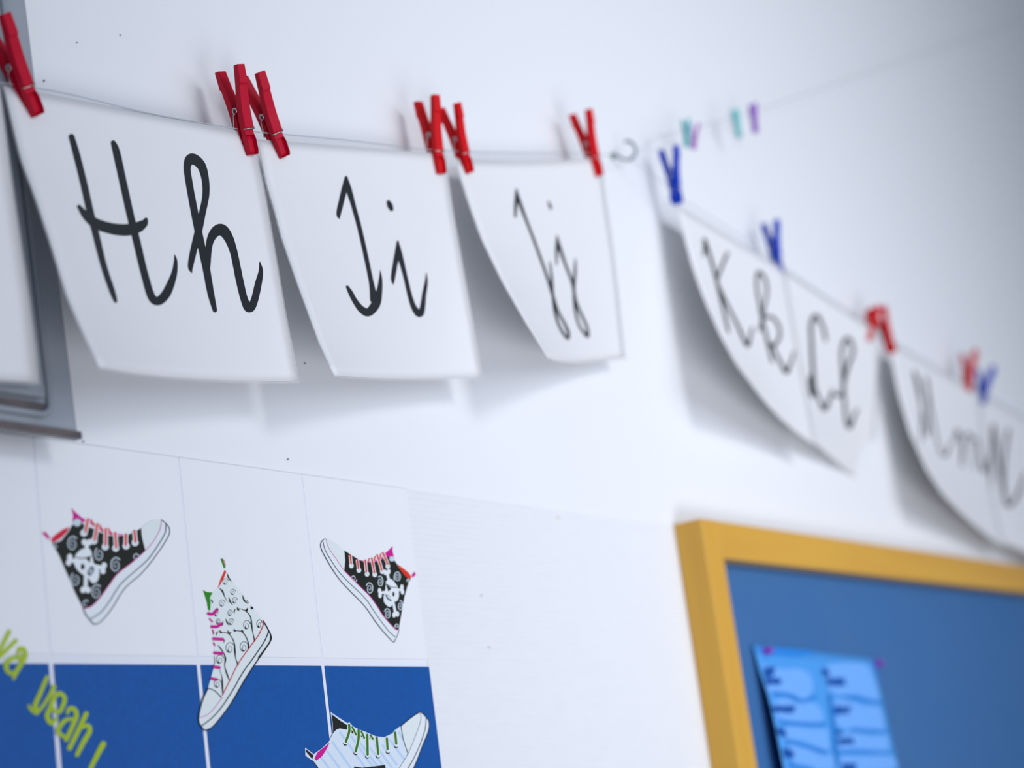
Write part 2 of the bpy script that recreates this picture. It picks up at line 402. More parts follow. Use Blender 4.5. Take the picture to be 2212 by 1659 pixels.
for a, b_ in (((1060, 610), (1180, 1195)), ((960, 900), (1268, 850))):
    A.stroke('v_white', [a, b_], 36)
    dx, dy = b_[0] - a[0], b_[1] - a[1]; L = math.hypot(dx, dy); nx, ny = -dy / L, dx / L
    for q in (a, b_):
        for s in (1, -1): A.disc('v_white', q[0] + nx * 24 * s, q[1] + ny * 32 * s, 24, 38)
A.poly('v_white', [(1045, 735), (1110, 705), (1185, 780), (1218, 860), (1222, 950), (1192, 1012), (1140, 1022), (1122, 1080), (1080, 1088), (1022, 1030), (1014, 950), (1030, 880), (1040, 800)], True)
A.poly('v_black', [(1042, 775), (1122, 835), (1078, 882)])
A.stroke('v_black', [(1050, 775), (1120, 815), (1200, 825)], 9)
A.disc('v_black', 1148, 915, 15, 34); A.disc('v_black', 1078, 925, 5, 8); A.disc('v_black', 1098, 950, 5, 8)
A.stroke('v_grey', [(1048, 930), (1070, 975), (1112, 1000)], 24)
A.disc('v_swirl', 1128, 430, 36)
for c in ((568, 522), (672, 585), (785, 638), (890, 645), (995, 602), (1070, 530)):
    A.disc('v_white', c[0], c[1], 32, 36); A.disc('v_swirl', c[0], c[1], 14)
for l in (((552, 378), (566, 492)), ((650, 438), (666, 560)), ((760, 448), (775, 605)), ((850, 420), (886, 615)), ((925, 378), (988, 580)), ((1003, 345), (1072, 500))):
    A.stroke('v_white', l, 44, caps=False); A.stroke('v_red', l, 23)
for l in (((800, 470), (815, 425)), ((885, 455), (895, 400)), ((960, 425), (975, 360))): A.stroke('v_red', l, 15)
A.stroke('v_line', outer, 8); A.stroke('v_line', [(178, 195), (210, 310), (290, 450), (400, 610), (540, 760), (680, 890), (790, 1010), (880, 1150), (980, 1290), (1080, 1420), (1172, 1505)], 8)
A.stroke('v_magenta', [(225, 165), (240, 240), (290, 330), (380, 460), (470, 590)], 5); A.stroke('v_magenta', inner, 8)
sil = outer + [(1260, 1180), (1300, 950), (1340, 810), (1388, 706), (1412, 692), (1456, 650), (1442, 598), (1396, 650), (1360, 618), (1280, 552), (1198, 496), (1160, 420), (1135, 310), (1140, 248), (1080, 308), (1000, 340), (900, 400), (760, 440), (590, 380), (470, 310), (380, 228), (300, 166)]
sticker('sneaker_sticker', 'black skull sneaker sticker with toe pointing left, on the rightmost white tile', A, sil, 'v_white', NM)

# --- white swirl sneaker
A = Art(wall_place(TT), 400, 1190, 4.031)
outer = [(682, 610), (722, 680), (748, 740), (735, 800), (600, 1000), (510, 1140), (400, 1330), (300, 1465), (230, 1540), (170, 1558), (125, 1500), (120, 1440), (150, 1310), (200, 1195)]
silw = outer + [(240, 1050), (262, 970), (250, 850), (245, 740), (225, 640), (205, 545), (218, 520), (190, 450), (155, 340), (190, 358), (235, 365), (285, 322), (310, 240), (345, 165), (335, 150), (308, 70), (335, 65), (356, 140), (360, 180), (420, 270), (500, 370), (590, 490)]
A.poly('v_cap', outer + [(240, 1050), (262, 970), (250, 850), (245, 740), (225, 640), (215, 530), (222, 450), (235, 370), (290, 320), (350, 170), (420, 270), (500, 370), (590, 490)])
A.poly('v_leaf', [(155, 340), (190, 358), (238, 362), (215, 410), (222, 450), (218, 520), (200, 512), (190, 450)])
A.poly('v_leaf', [(308, 70), (326, 65), (352, 146), (336, 150)])
A.stroke('v_crimson', [(335, 76), (352, 126)], 6)
A.poly('v_red', [(345, 165), (358, 180), (336, 240), (297, 310), (284, 326), (310, 240)])
for c in ((350, 272, 30, 34), (415, 362, 26, 32), (320, 460, 30, 38), (430, 435, 26, 34), (390, 545, 24, 34), (270, 550, 20, 34), (400, 622, 26, 36), (285, 618, 20, 30), (535, 650, 36, 50), (645, 640, 28, 46), (388, 850, 44, 58), (510, 840, 42, 56), (300, 950, 38, 50), (280, 1160, 36, 48)):
    A.spiral('v_line', c[0], c[1], c[2], c[3], 1.6, 4.0, start=2.2)
    A.stroke('v_black', [(c[0] - c[2] * .35, c[1] + c[3] * .1, 3), (c[0] - c[2] * .25, c[1] + c[3] * .45, 11), (c[0] + c[2] * .1, c[1] + c[3] * .5, 3)], step=4)
for l in ([(368, 198, 3), (380, 235, 12), (405, 266, 2)], [(298, 325, 2), (325, 350, 14), (345, 400, 5), (372, 445, 2)], [(380, 400, 2), (392, 440, 12), (415, 470, 2)], [(500, 385, 2), (515, 430, 13), (545, 458, 3)], [(535, 430, 3), (545, 440, 6), (552, 455, 2)],
          [(470, 500, 3), (530, 525, 6), (570, 575, 7), (580, 650, 12), (588, 700, 5), (606, 785, 10)], [(455, 490, 2), (462, 510, 18), (475, 515, 2)], [(428, 548, 2), (430, 520, 9), (440, 505, 2)], [(520, 515, 2), (535, 520, 20), (545, 495, 2)], [(575, 480, 2), (582, 498, 20), (596, 500, 2)],
          [(315, 708, 5), (380, 722, 6), (425, 790, 7), (434, 870, 14), (440, 930, 5), (462, 992, 11)], [(300, 690, 2), (312, 708, 18), (325, 712, 2)], [(370, 690, 2), (385, 718, 16), (402, 705, 2)], [(272, 740, 2), (278, 712, 9), (290, 700, 2)],
          [(425, 690, 5), (500, 708, 7), (545, 780, 7), (554, 850, 14)], [(425, 680, 2), (432, 694, 16), (450, 696, 2)], [(490, 685, 2), (500, 700, 16), (506, 712, 2)], [(355, 590, 2), (365, 620, 11), (385, 650, 2)], [(330, 610, 2), (326, 640, 9), (312, 655, 2)], [(225, 420, 2), (235, 435, 10), (242, 455, 2)],
          [(335, 880, 2), (352, 940, 13), (345, 1000, 5), (365, 1070, 11), (388, 1132, 3)], [(285, 820, 2), (310, 850, 9), (345, 900, 3)], [(300, 1030, 2), (322, 1100, 5), (325, 1170, 13), (330, 1255, 4)], [(270, 500, 2), (288, 508, 9), (280, 530, 2)], [(330, 770, 2), (342, 780, 7), (335, 800, 2)]):
    A.stroke('v_black', l, step=4)
A.stroke('v_line', outer, 9); A.stroke('v_black', [(640, 930), (735, 800), (748, 740)], 11)
A.stroke('v_line', [(730, 700), (690, 790), (600, 925), (500, 1065), (430, 1190), (330, 1345), (240, 1450), (140, 1527)], 7)
A.stroke('v_line', [(200, 1195), (260, 1218), (318, 1278)], 6)
A.stroke('v_crimson', [(682, 605), (680, 650), (640, 735), (600, 790), (520, 900), (455, 997), (390, 1130), (325, 1258)], 6); A.stroke('v_pink', [(322, 1280), (250, 1375), (190, 1430), (125, 1450)], 4)
for l in ([(205, 545), (240, 550), (275, 515)], [(235, 660), (282, 658), (312, 635)], [(250, 765), (328, 770)], [(260, 888), (325, 892)], [(255, 1010), (298, 1016)], [(232, 1112), (275, 1120)]):
    A.stroke('v_magenta', l, 25)
for l in (((215, 590), (240, 618)), ((242, 690), (250, 720)), ((250, 800), (260, 822))): A.stroke('v_magenta', l, 10)
NW = dict(NM); NW['v_cap'] = 'canvas_print'; NW['v_black'] = 'vine_print'; NW['v_line'] = 'outline_print'; NW['v_magenta'] = 'lace_print'; NW['v_crimson'] = 'trim_print'; NW['v_pink'] = 'trim_print'; NW['v_red'] = 'collar_print'
sticker('sneaker_sticker', 'white sneaker sticker with black swirls and magenta laces, toe pointing down', A, silw, 'v_white', NW)

# --- striped sneaker at the bottom edge
A = Art(wall_place(TT), 620, 1480, 6.144)
sil = [(580, 358), (700, 438), (800, 505), (830, 495), (880, 550), (960, 590), (1040, 620), (1110, 650), (1180, 680), (1290, 692), (1400, 640), (1430, 600), (1510, 540), (1650, 430), (1770, 360), (1850, 430), (1887, 500), (1872, 620), (1800, 800), (1690, 1080), (1580, 1260), (1400, 1480), (1200, 1640), (1050, 1700), (820, 1480), (620, 1240), (400, 1085), (335, 1000), (245, 935), (240, 830), (355, 915), (450, 850), (550, 760), (612, 640), (600, 500)]
A.poly('v_pale', sil)
for l in (((450, 960), (700, 1290)), ((530, 870), (860, 1330)), ((600, 750), (1000, 1320)), ((700, 620), (1120, 1210)), ((830, 650), (1220, 1200)), ((950, 740), (1290, 1200)), ((1060, 780), (1350, 1160)), ((1170, 790), (1400, 1110)), ((1265, 790), (1460, 1060)), ((1360, 720), (1560, 990)), ((1480, 620), (1600, 800))):
    A.stroke('v_stripe', l, 30, caps=False)
A.poly('v_black', [(592, 385), (700, 468), (795, 528), (800, 592), (700, 574), (655, 590), (612, 636), (606, 500)])
A.poly('v_black', [(256, 852), (352, 930), (336, 982), (250, 882)])
A.poly('v_magenta', [(568, 762), (520, 862), (460, 950), (392, 1002), (364, 978), (400, 900), (480, 832)])
toe = [(1515, 540), (1650, 432), (1770, 364), (1775, 470), (1700, 690), (1610, 905), (1545, 720)]
A.poly('v_cap', toe)
A.poly('v_white', [(1770, 364), (1850, 430), (1885, 500), (1872, 620), (1800, 800), (1690, 1080), (1580, 1260), (1400, 1470), (1300, 1420), (1480, 1120), (1610, 905), (1700, 690), (1775, 470)])
for c in ((775, 772), (912, 898), (1067, 945), (1208, 942), (1340, 882), (1450, 806)):
    A.disc('v_black', c[0] - 2, c[1] + 4, 28, 28); A.disc('v_white', c[0] + 4, c[1] - 8, 26, 24)
for l in (((825, 530), (825, 620), (782, 748)), ((950, 600), (948, 720), (912, 878)), ((1065, 660), (1070, 920)), ((1190, 702), (1210, 912)), ((1325, 710), (1335, 848)), ((1435, 632), (1450, 776))):
    A.stroke('v_white', l, 56, caps=False); A.stroke('v_green', l, 32)
for l in (((868, 560), (915, 655)), ((988, 616), (1025, 698)), ((1108, 666), (1140, 714))):
    A.stroke('v_white', l, 46, caps=False); A.stroke('v_green', l, 26, lift=3)
A.poly('v_black', [(858, 590), (885, 640), (860, 640)]); A.poly('v_black', [(980, 655), (1000, 690), (984, 690)]); A.poly('v_black', [(1095, 690), (1112, 716), (1098, 716)])
A.poly('v_black', [(890, 1080), (1000, 1096), (1180, 1076), (1300, 1058), (1308, 1100), (1290, 1190), (1110, 1230), (900, 1170)])
A.stroke('v_line', [(1510, 545), (1650, 432), (1768, 362), (1850, 430), (1886, 500), (1872, 620), (1800, 800), (1690, 1080), (1580, 1260), (1400, 1475)], 10)
A.stroke('v_line', [(1515, 542), (1545, 720), (1608, 910)], 8); A.stroke('v_grey', [(1770, 370), (1775, 470), (1700, 690), (1600, 920), (1480, 1120), (1300, 1420)], 5)
A.stroke('v_line', [(1848, 430), (1830, 600), (1740, 850), (1620, 1080), (1400, 1400)], 9)
A.stroke('v_line', [(340, 1000), (410, 1090)], 8)
NS = dict(NM); NS['v_black'] = 'tongue_print'; NS['v_cap'] = 'toe_cap_print'; NS['v_magenta'] = 'collar_print'
sticker('sneaker_sticker', 'pale striped sneaker sticker with green laces, lowest on the blue tiles', A, sil, 'v_white', NS)

# --- lime lettering
def lettering(name, label, letters, base):
    root = empty(name, on_wall(*base, TT)); tag(root, label, 'lettering')
    ch = []
    for strokes in letters:
        A = Art(wall_place(TT), 0, 1320, 4.894, base=0.0004)
        for s in strokes: A.stroke('v_lime', s, 44)
        ch += A.build({'*': 'vinyl_letter'}, root)
    settle(root, ch)
va = [[[(98, 215, 46), (20, 370, 46), (-60, 510, 40)], [(168, 312, 46), (40, 440, 46), (-60, 540, 40)]],
      [[(195, 445, 40), (205, 400, 46), (250, 405, 50), (268, 470, 54), (235, 540, 54), (180, 630, 48), (142, 715, 30)], [(225, 492, 34), (170, 492, 44), (110, 510, 50), (70, 560, 56), (72, 620, 46), (115, 660, 40), (165, 640, 34)]]]
yeah = [[[(498, 700, 42), (430, 860, 46), (372, 1000, 50), (390, 1070, 46), (340, 1050, 36), (305, 1000, 26)], [(572, 800, 48), (520, 900, 40), (450, 1010, 36), (385, 1080, 40)]],
        [[(540, 1010, 40), (618, 1070, 44), (672, 985, 48), (680, 910, 48), (625, 870, 48), (572, 920, 50), (535, 1020, 52), (500, 1110, 52), (545, 1185, 48), (602, 1130, 34)]],
        [[(712, 1080, 32), (735, 1030, 44), (790, 1040, 48), (808, 1110, 50), (770, 1210, 50), (700, 1360, 44)], [(770, 1140, 30), (700, 1150, 42), (640, 1210, 46), (618, 1280, 46), (680, 1330, 36)]],
        [[(912, 1085, 50), (830, 1260, 50), (735, 1450, 50)], [(870, 1230, 34), (930, 1210, 44), (948, 1270, 52), (880, 1390, 52), (815, 1520, 42)]],
        [[(1092, 1405, 60), (1030, 1520, 54), (955, 1670, 46)]]]
lettering('wall_lettering', 'lime green vinyl letters "va" across the white and blue tiles', va, (30, 1440))
lettering('wall_lettering', 'lime green vinyl letters "yeah !" slanting down the blue tiles', yeah, (90, 1500))

# ------------------------------------------------------------------ hanging cards
def edge(pts, out0, dx=0.0):
    p0 = on_wall(pts[0][0], pts[0][1], out0); n = len(pts)
    L = [on_x(a, b, p0.x + dx * i / (n - 1)) for i, (a, b) in enumerate(pts)]
    return L
def arc_eval(L):
    sp = spline([tuple(p) for p in L], 0.01)
    sp = [Vector(p) for p in sp]; acc = [0]
    for a, b in zip(sp, sp[1:]): acc.append(acc[-1] + (b - a).length)
    T = acc[-1]
    def f(t):
        s = max(0, min(1, t)) * T
        for i in range(len(acc) - 1):
            if acc[i + 1] >= s:
                k = (s - acc[i]) / max(1e-9, acc[i + 1] - acc[i]); q = sp[i].lerp(sp[i + 1], k); break
        else: q = sp[-1].copy()
        if t > 1: q = q + (sp[-1] - sp[-2]).normalized() * (t - 1) * T
        if t < 0: q = q + (sp[0] - sp[1]).normalized() * (-t) * T
        return q
    return f
LET = {}
def make_card(label, Ledge, Redge, k=1.6, sag=0.0, letters=(), pen=1.0, group='alphabet cards on the line'):
    fl_, fr_ = arc_eval(Ledge), arc_eval(Redge)
    def P(a, b):
        l, r = fl_(b), fr_(b)
        s = 1 - (1 - max(0, min(1, a))) ** k if 0 <= a <= 1 else a
        q = l.lerp(r, a); q.y = l.y + (r.y - l.y) * s
        q.z -= sag * 4 * a * (1 - a) * max(0, 1 - b * .6)
        return q
    root = empty('letter_card', (Ledge[0] + Redge[0]) / 2)
    tag(root, label, 'card', group)
    N = 22
    def grid(a0, a1, b0, b1, n, off=0.0):
        bm = bmesh.new(); V = [[bm.verts.new(P(a0 + (a1 - a0) * i / n, b0 + (b1 - b0) * j / n)) for j in range(n + 1)] for i in range(n + 1)]
        for i in range(n):
            for j in range(n):
                bm.faces.new((V[i][j], V[i][j + 1], V[i + 1][j + 1], V[i + 1][j]))
        return bm, V
    ma, mb = 0.007, 0.010
    bm, V = grid(ma, 1 - ma, .002, 1 - mb, N)
    paper = obj('paper', bm, M['paper'], root, True)
    sd = paper.modifiers.new('thick', 'SOLIDIFY'); sd.thickness = 0.0004; sd.offset = 0
    # clear laminate rim around the paper
    bm = bmesh.new(); n = 20
    ring_o, ring_i = [], []
    def per(a0, b0):
        L = []
        for i in range(n): L.append((a0 + (1 - 2 * a0) * i / n, b0))
        for i in range(n): L.append((1 - a0, b0 + (1 - 2 * b0) * i / n))
        for i in range(n): L.append((1 - a0 - (1 - 2 * a0) * i / n, 1 - b0))
        for i in range(n): L.append((a0, 1 - b0 - (1 - 2 * b0) * i / n))
        return L
    ro = [bm.verts.new(P(*q)) for q in per(0, 0)]; ri = [bm.verts.new(P(q[0], max(.002, (q[1] - mb) / (1 - 2 * mb) * (1 - mb)))) for q in per(ma, mb)]
    m_ = len(ro)
    for i in range(m_): bm.faces.new((ro[i], ri[i], ri[(i + 1) % m_], ro[(i + 1) % m_]))
    rim = obj('laminate_border', bm, M['film'], root, True)
    sd = rim.modifiers.new('thick', 'SOLIDIFY'); sd.thickness = 0.0003; sd.offset = 0
    ch = [paper, rim]
    # printed letters follow the card's curve
    bmx, _ = grid(-.15, 1.15, -.1, 1.1, 60); bmx.normal_update(); tree = BVHTree.FromBMesh(bmx); bmx.free()
    def place(px, py, h):
        d = ray(px, py).normalized(); hit = tree.ray_cast(CAM, d)
        if hit[0] is None:
            return on_wall(px, py, 0.06)
        nrm = hit[1]
        if nrm.dot(d) > 0: nrm = -nrm
        return hit[0] + nrm * (0.00025 + h)
    for (ox, oy, sc, strokes) in letters:
        A = Art(place, ox, oy, sc, base=0.00015, step=1e-6)
        for s in strokes: A.stroke('ink', [(p[0], p[1], p[2] * pen) for p in s])
        ch += A.build({'*': 'printed_letter'}, root)
    settle(root, ch)
    return tree

Hs = [[(130, 100, 50), (170, 240, 58), (230, 480, 60), (280, 700, 60), (330, 900, 58), (400, 1180, 52), (470, 1390, 48), (497, 1470, 30)],
      [(192, 682, 32), (250, 755, 66), (330, 820, 85), (450, 862, 92), (580, 877, 98), (680, 855, 92), (735, 820, 66), (750, 790, 34)],
      [(478, 150, 42), (505, 230, 62), (560, 480, 62), (620, 750, 62), (680, 1000, 62), (740, 1250, 62), (795, 1430, 66), (850, 1468, 74), (910, 1420, 76), (955, 1330, 66), (988, 1230, 48), (998, 1140, 30), (990, 1085, 8)]]
hs = [[(1132, 1232, 8), (1122, 1180, 44), (1145, 1060, 56), (1185, 900, 62), (1220, 740, 56), (1250, 580, 58), (1243, 440, 62), (1205, 330, 76), (1130, 285, 92), (1095, 350, 60), (1110, 480, 58), (1150, 700, 60), (1200, 950, 62), (1250, 1180, 62), (1290, 1400, 56), (1325, 1545, 38)],
      [(1268, 1180, 40), (1278, 1000, 56), (1318, 905, 80), (1375, 874, 98), (1432, 930, 80), (1482, 1060, 62), (1530, 1290, 62), (1572, 1460, 62), (1612, 1525, 78), (1652, 1470, 62), (1688, 1320, 56), (1708, 1220, 36), (1700, 1145, 8)]]
Is = [[(208, 550, 8), (200, 495, 50), (235, 340, 58), (268, 200, 58), (274, 115, 26)], [(280, 110, 22), (310, 250, 60), (355, 410, 50), (420, 650, 48), (490, 960, 48), (545, 1230, 52), (572, 1400, 84)],
      [(637, 1095, 6), (640, 1200, 40), (625, 1330, 66), (590, 1450, 96), (515, 1535, 88), (440, 1505, 72), (370, 1415, 56), (325, 1330, 50), (290, 1268, 30)], [(725, 375, 44), (740, 412, 62), (756, 450, 44)]]
is_ = [[(775, 1245, 6), (772, 1175, 46), (795, 1030, 52), (820, 900, 58), (820, 795, 22)], [(822, 790, 20), (845, 930, 56), (900, 1150, 46), (950, 1360, 50), (995, 1490, 60), (1052, 1550, 78), (1082, 1490, 58), (1100, 1350, 46), (1122, 1220, 34), (1124, 1120, 6)]]
Js = [[(142, 385, 20), (145, 300, 30), (152, 200, 32), (150, 125, 12)], [(152, 130, 14), (190, 270, 34), (250, 430, 27), (330, 640, 26), (430, 920, 26), (490, 1110, 28), (545, 1280, 26), (605, 1390, 26), (642, 1480, 30), (640, 1535, 22), (600, 1495, 26), (550, 1400, 24), (515, 1280, 26), (495, 1120, 26), (485, 960, 24), (468, 815, 14)],
      [(457, 252, 22), (476, 305, 26)]]
js = [[(532, 840, 12), (530, 740, 24), (536, 650, 30), (534, 565, 10)], [(536, 570, 14), (568, 700, 32), (620, 850, 26), (680, 1010, 28), (712, 1180, 28), (765, 1310, 26), (815, 1420, 26), (826, 1510, 30), (790, 1480, 26), (740, 1400, 22), (706, 1260, 26), (695, 1100, 24), (705, 900, 26), (708, 785, 12)]]
Ks = [[(185, 350, 16), (200, 270, 34), (196, 175, 26), (240, 310, 30), (310, 560, 32), (375, 830, 30), (440, 1120, 24)], [(430, 320, 28), (370, 460, 28), (322, 590, 28)], [(325, 620, 26), (410, 810, 28), (530, 1050, 28), (630, 1260, 34), (662, 1190, 26), (682, 1080, 20)]]
ks = [[(760, 1110, 24), (790, 980, 28), (810, 850, 26), (835, 720, 26), (815, 580, 28), (748, 515, 34), (728, 640, 26), (755, 820, 28), (785, 990, 28), (840, 1220, 30), (890, 1430, 26)], [(800, 985, 26), (880, 970, 28), (955, 1060, 28), (962, 1180, 28), (900, 1262, 34), (845, 1230, 24)], [(890, 1262, 26), (960, 1410, 28), (1035, 1535, 38), (1080, 1430, 26), (1110, 1330, 20)]]
Ls = [[(460, 410, 34), (420, 240, 34), (340, 125, 46), (285, 230, 40), (290, 450, 40), (305, 750, 40), (318, 950, 40), (300, 1080, 40), (272, 960, 36), (275, 850, 36), (320, 960, 30), (400, 1170, 34), (450, 1235, 50), (500, 1130, 34), (545, 1010, 28)]]
ls = [[(560, 1060, 24), (645, 1070, 36), (680, 900, 40), (725, 720, 40), (785, 560, 36), (760, 430, 36), (705, 405, 46), (650, 540, 34), (660, 800, 34), (680, 1100, 34), (702, 1340, 36), (740, 1450, 50), (790, 1350, 34), (832, 1240, 26)]]
Ms = [[(258, 850, 26), (262, 600, 28), (245, 350, 30), (190, 185, 36), (240, 420, 34), (320, 790, 28), (325, 500, 28), (305, 230, 32), (350, 520, 32), (425, 900, 30), (492, 975, 44), (535, 850, 26)]]
ms = [[(575, 850, 32), (600, 740, 44), (635, 860, 28), (645, 1080, 28), (665, 850, 28), (712, 770, 44), (740, 860, 30), (760, 1100, 26)], [(740, 830, 26), (785, 830, 30), (815, 980, 30), (845, 1130, 44), (890, 1010, 26)]]
Ns = [[(915, 1330, 30), (925, 1000, 36), (938, 690, 40)], [(938, 690, 40), (985, 1000, 40), (1035, 1340, 36)], [(1078, 740, 42), (1050, 950, 38), (1035, 1200, 38), (1060, 1430, 46), (1130, 1415, 46), (1200, 1270, 40), (1240, 1150, 30)]]

OUT = 0.030
# G card at the left edge of the frame, mostly outside it
Rg = edge([(2, 190), (17, 300), (30, 400), (45, 500), (67, 645), (82, 760), (88, 833)], 0.031)
Lg = [p + Vector((-.295, -.03 * (i / 6) ** 1.5, -.03)) for i, p in enumerate(Rg)]
make_card('white card cut off by the left edge, hanging over the smoky plastic holder', Lg, Rg, 1.4)
Lh = edge([(3, 183), (41, 342), (73, 427), (104, 519), (142, 642), (177, 721), (215, 799)], OUT)
Rh = edge([(547, 288), (575, 420), (596, 541), (619, 677), (649, 829)], OUT)
T_H = make_card('white laminated card with black cursive letters Hh', Lh, Rh, 2.2, letters=((120, 270, 3.858, Hs), (120, 270, 3.858, hs)))
Lj = edge([(553, 300), (572, 395), (590, 454), (606, 515), (640, 612), (687, 740), (722, 815)], OUT)
Rj = edge([(963, 332), (980, 454), (1004, 590), (1024, 700), (1045, 820)], OUT)
T_I = make_card('white laminated card with black cursive letters Ii', Lj, Rj, 2.0, letters=((690, 360, 4.878, Is), (690, 360, 4.878, is_)))
Li = edge([(982, 342), (992, 383), (1010, 439), (1039, 519), (1083, 608), (1134, 696), (1184, 775)], OUT)
Ri = edge([(1298, 338), (1312, 440), (1328, 550), (1340, 660), (1352, 777)], OUT)
T_J = make_card('white laminated card with black cursive letters Jj', Li, Ri, 1.8, sag=0.004, letters=((1080, 380, 4.364, Js), (1080, 380, 4.364, js)))
# second line
Lk = edge([(1462, 442), (1467, 470), (1475, 505), (1495, 579), (1521, 649), (1554, 722), (1591, 788), (1618, 823)], 0.030, -.02)
Rk = edge([(1696, 583), (1716, 705), (1739, 832), (1764, 967)], 0.0305, -.02)
T_K = make_card('white card with blurred cursive letters Kk, below the two blue pegs', Lk, Rk, 1.5, pen=1.1, letters=((1480, 480, 4.738, Ks), (1480, 480, 4.738, ks)))
Ll = edge([(1678, 571), (1694, 700), (1714, 826), (1742, 944)], 0.0270, -.02)
Rl = edge([(1902, 722), (1896, 860), (1890, 960), (1893, 1064)], 0.030, -.02)
T_L = make_card('white card with blurred cursive letters Ll, right of the Kk card', Ll, Rl, 1.3, pen=1.15, letters=((1700, 660, 5.53, Ls), (1700, 660, 5.53, ls)))
Lm = edge([(1919, 736), (1924, 772), (1929, 795), (1940, 850), (1965, 935), (2002, 1016), (2036, 1068)], 0.030, -.02)
Rm = edge([(2118, 852), (2128, 962), (2146, 1072), (2172, 1186)], 0.0305, -.02)
T_M = make_card('white card with blurred cursive letters Mm, right of the red peg pair', Lm, Rm, 1.5, pen=.6, letters=((1930, 760, 4.365, Ms), (1930, 760, 4.365, ms)))
Ln = edge([(2096, 838), (2106, 950), (2124, 1062), (2148, 1168)], 0.0270, -.02)
Rn = [p + Vector((.295, -.006, -.03)) for i, p in enumerate(Ln)]
T_N = make_card('white card with blurred letter N cut off by the right edge', Ln, Rn, 1.4, pen=.75, letters=((1930, 760, 4.365, Ns),))

# ------------------------------------------------------------------ cords and hook
def cord(pts, label, r=0.0005, extra=()):
    P = [p.copy() if isinstance(p, Vector) else on_wall(*p) for p in pts]
    bm = bmesh.new(); tube(bm, [Vector(q) for q in spline([tuple(p) for p in P], 0.008)], r, 6)
    o = obj('clothesline', bm, M['cord'], None, True); tag(o, label, 'cord'); origin(o, P[0])
    return o
hook_root = on_wall(1322, 338, 0)
hp = on_wall(1358, 340, 0.02)
hook_n = Vector((1, 0.55, 0)).normalized()
base = hook_root
q0 = on_plane(1327, 336, base, hook_n)
hk = [on_plane(a, b, base, hook_n) for a, b in ((1322, 337), (1330, 337), (1339, 340), (1350, 345), (1360, 345), (1369, 339), (1374, 329), (1372, 318), (1366, 310), (1357, 305), (1349, 307))]
hk[0].y = 0.0
bm = bmesh.new(); tube(bm, [Vector(p) for p in spline([tuple(p) for p in hk], 0.0008)], 0.0016, 10)
root = empty('screw_hook', hook_root); tag(root, 'dull metal screw hook in the wall between the red and blue pegs', 'hook')
c1 = obj('hook_wire', bm, M['zinc'], root, True)
bm = bmesh.new(); bmesh.ops.create_cone(bm, cap_ends=True, segments=20, radius1=0.0042, radius2=0.003, depth=0.004)
for v in bm.verts: v.co = Vector((v.co.x, -v.co.z - 0.002, v.co.y)) + hook_root
c2 = obj('hook_collar', bm, M['zinc'], root, True)
settle(root, [c1, c2])
hb = hk[4]
cord([(-260, 130, .031), (-80, 166, .031), (70, 189, .031), (160, 206, .031), (300, 240, .031), (400, 259, .031), (470, 271, .031), (548, 284, .031), (620, 291, .031), (760, 304, .031), (900, 321, .031), (1000, 327, .031), (1120, 330, .031), (1235, 331, .031), (1300, 334, .03), hb],
     'thin clear cord carrying the Hh, Ii and Jj cards')
cord([hb + Vector((0, 0, .001)), (1420, 385, .03), (1466, 425, .031), (1540, 472, .031), (1610, 518, .031), (1681, 570, .031), (1790, 645, .031), (1905, 722, .031), (2000, 780, .031), (2095, 836, .031), (2200, 895, .031), (2330, 965, .031)],
     'thin clear cord sloping down to the right under the blue pegs')
cord([hb + Vector((0, -.001, .002)), (1420, 297, .03), (1500, 276, .03), (1592, 252, .03), (1632, 240, .03), (1850, 165, .03), (2030, 104, .03), (2212, 44, .03), (2400, -20, .03)],
     'thin faint cord rising from the hook to the upper right')

# ------------------------------------------------------------------ clothes pegs
def leg_bm(side):
    """one peg lever: side=+1 front (towards the room), local z up, y spread, x width; length 0.073, jaw tip at z=0"""
    w = 0.0051
    # (z, inner y, outer y)
    prof = [(0.0, 0.0004, 0.0052), (0.003, 0.0003, 0.0062), (0.0125, 0.0003, 0.0066), (0.0175, 0.0007, 0.0055), (0.0205, 0.0008, 0.0055), (0.0225, 0.0008, 0.0068), (0.030, 0.0010, 0.0074),
            (0.0365, 0.0014, 0.0078), (0.043, 0.0026, 0.0086), (0.0565, 0.0058, 0.0110), (0.0578, 0.0061, 0.0124), (0.073, 0.0088, 0.0138)]
    bm = bmesh.new(); rings = []
    for z, yi, yo in prof:
        wx = w * (1.0 if z < 0.040 else 1.0 - (z - 0.040) * 5.0)
        rings.append([bm.verts.new((-wx, -side * yi, z)), bm.verts.new((wx, -side * yi, z)), bm.verts.new((wx, -side * yo, z)), bm.verts.new((-wx, -side * yo, z))])
    outer_faces = []
    for i, (a, b) in enumerate(zip(rings, rings[1:])):
        for k in range(4):
            f = bm.faces.new((a[k], a[(k + 1) % 4], b[(k + 1) % 4], b[k]))
            if k == 2: outer_faces.append((i, f))
    bm.faces.new(rings[0][::-1]); bm.faces.new(rings[-1])
    bmesh.ops.recalc_face_normals(bm, faces=bm.faces)
    # hollow of the jaw
    jaw = [f for i, f in outer_faces if i in (0, 1, 2)]
    bmesh.ops.inset_region(bm, faces=jaw, thickness=0.0012, use_even_offset=True)
    for v in {v for f in jaw for v in f.verts}: v.co.y += side * 0.0034
    es = [e for e in bm.edges if e.calc_face_angle(0) > 0.6]
    bmesh.ops.bevel(bm, geom=es, offset=0.0003, segments=2, affect='EDGES')
    return bm
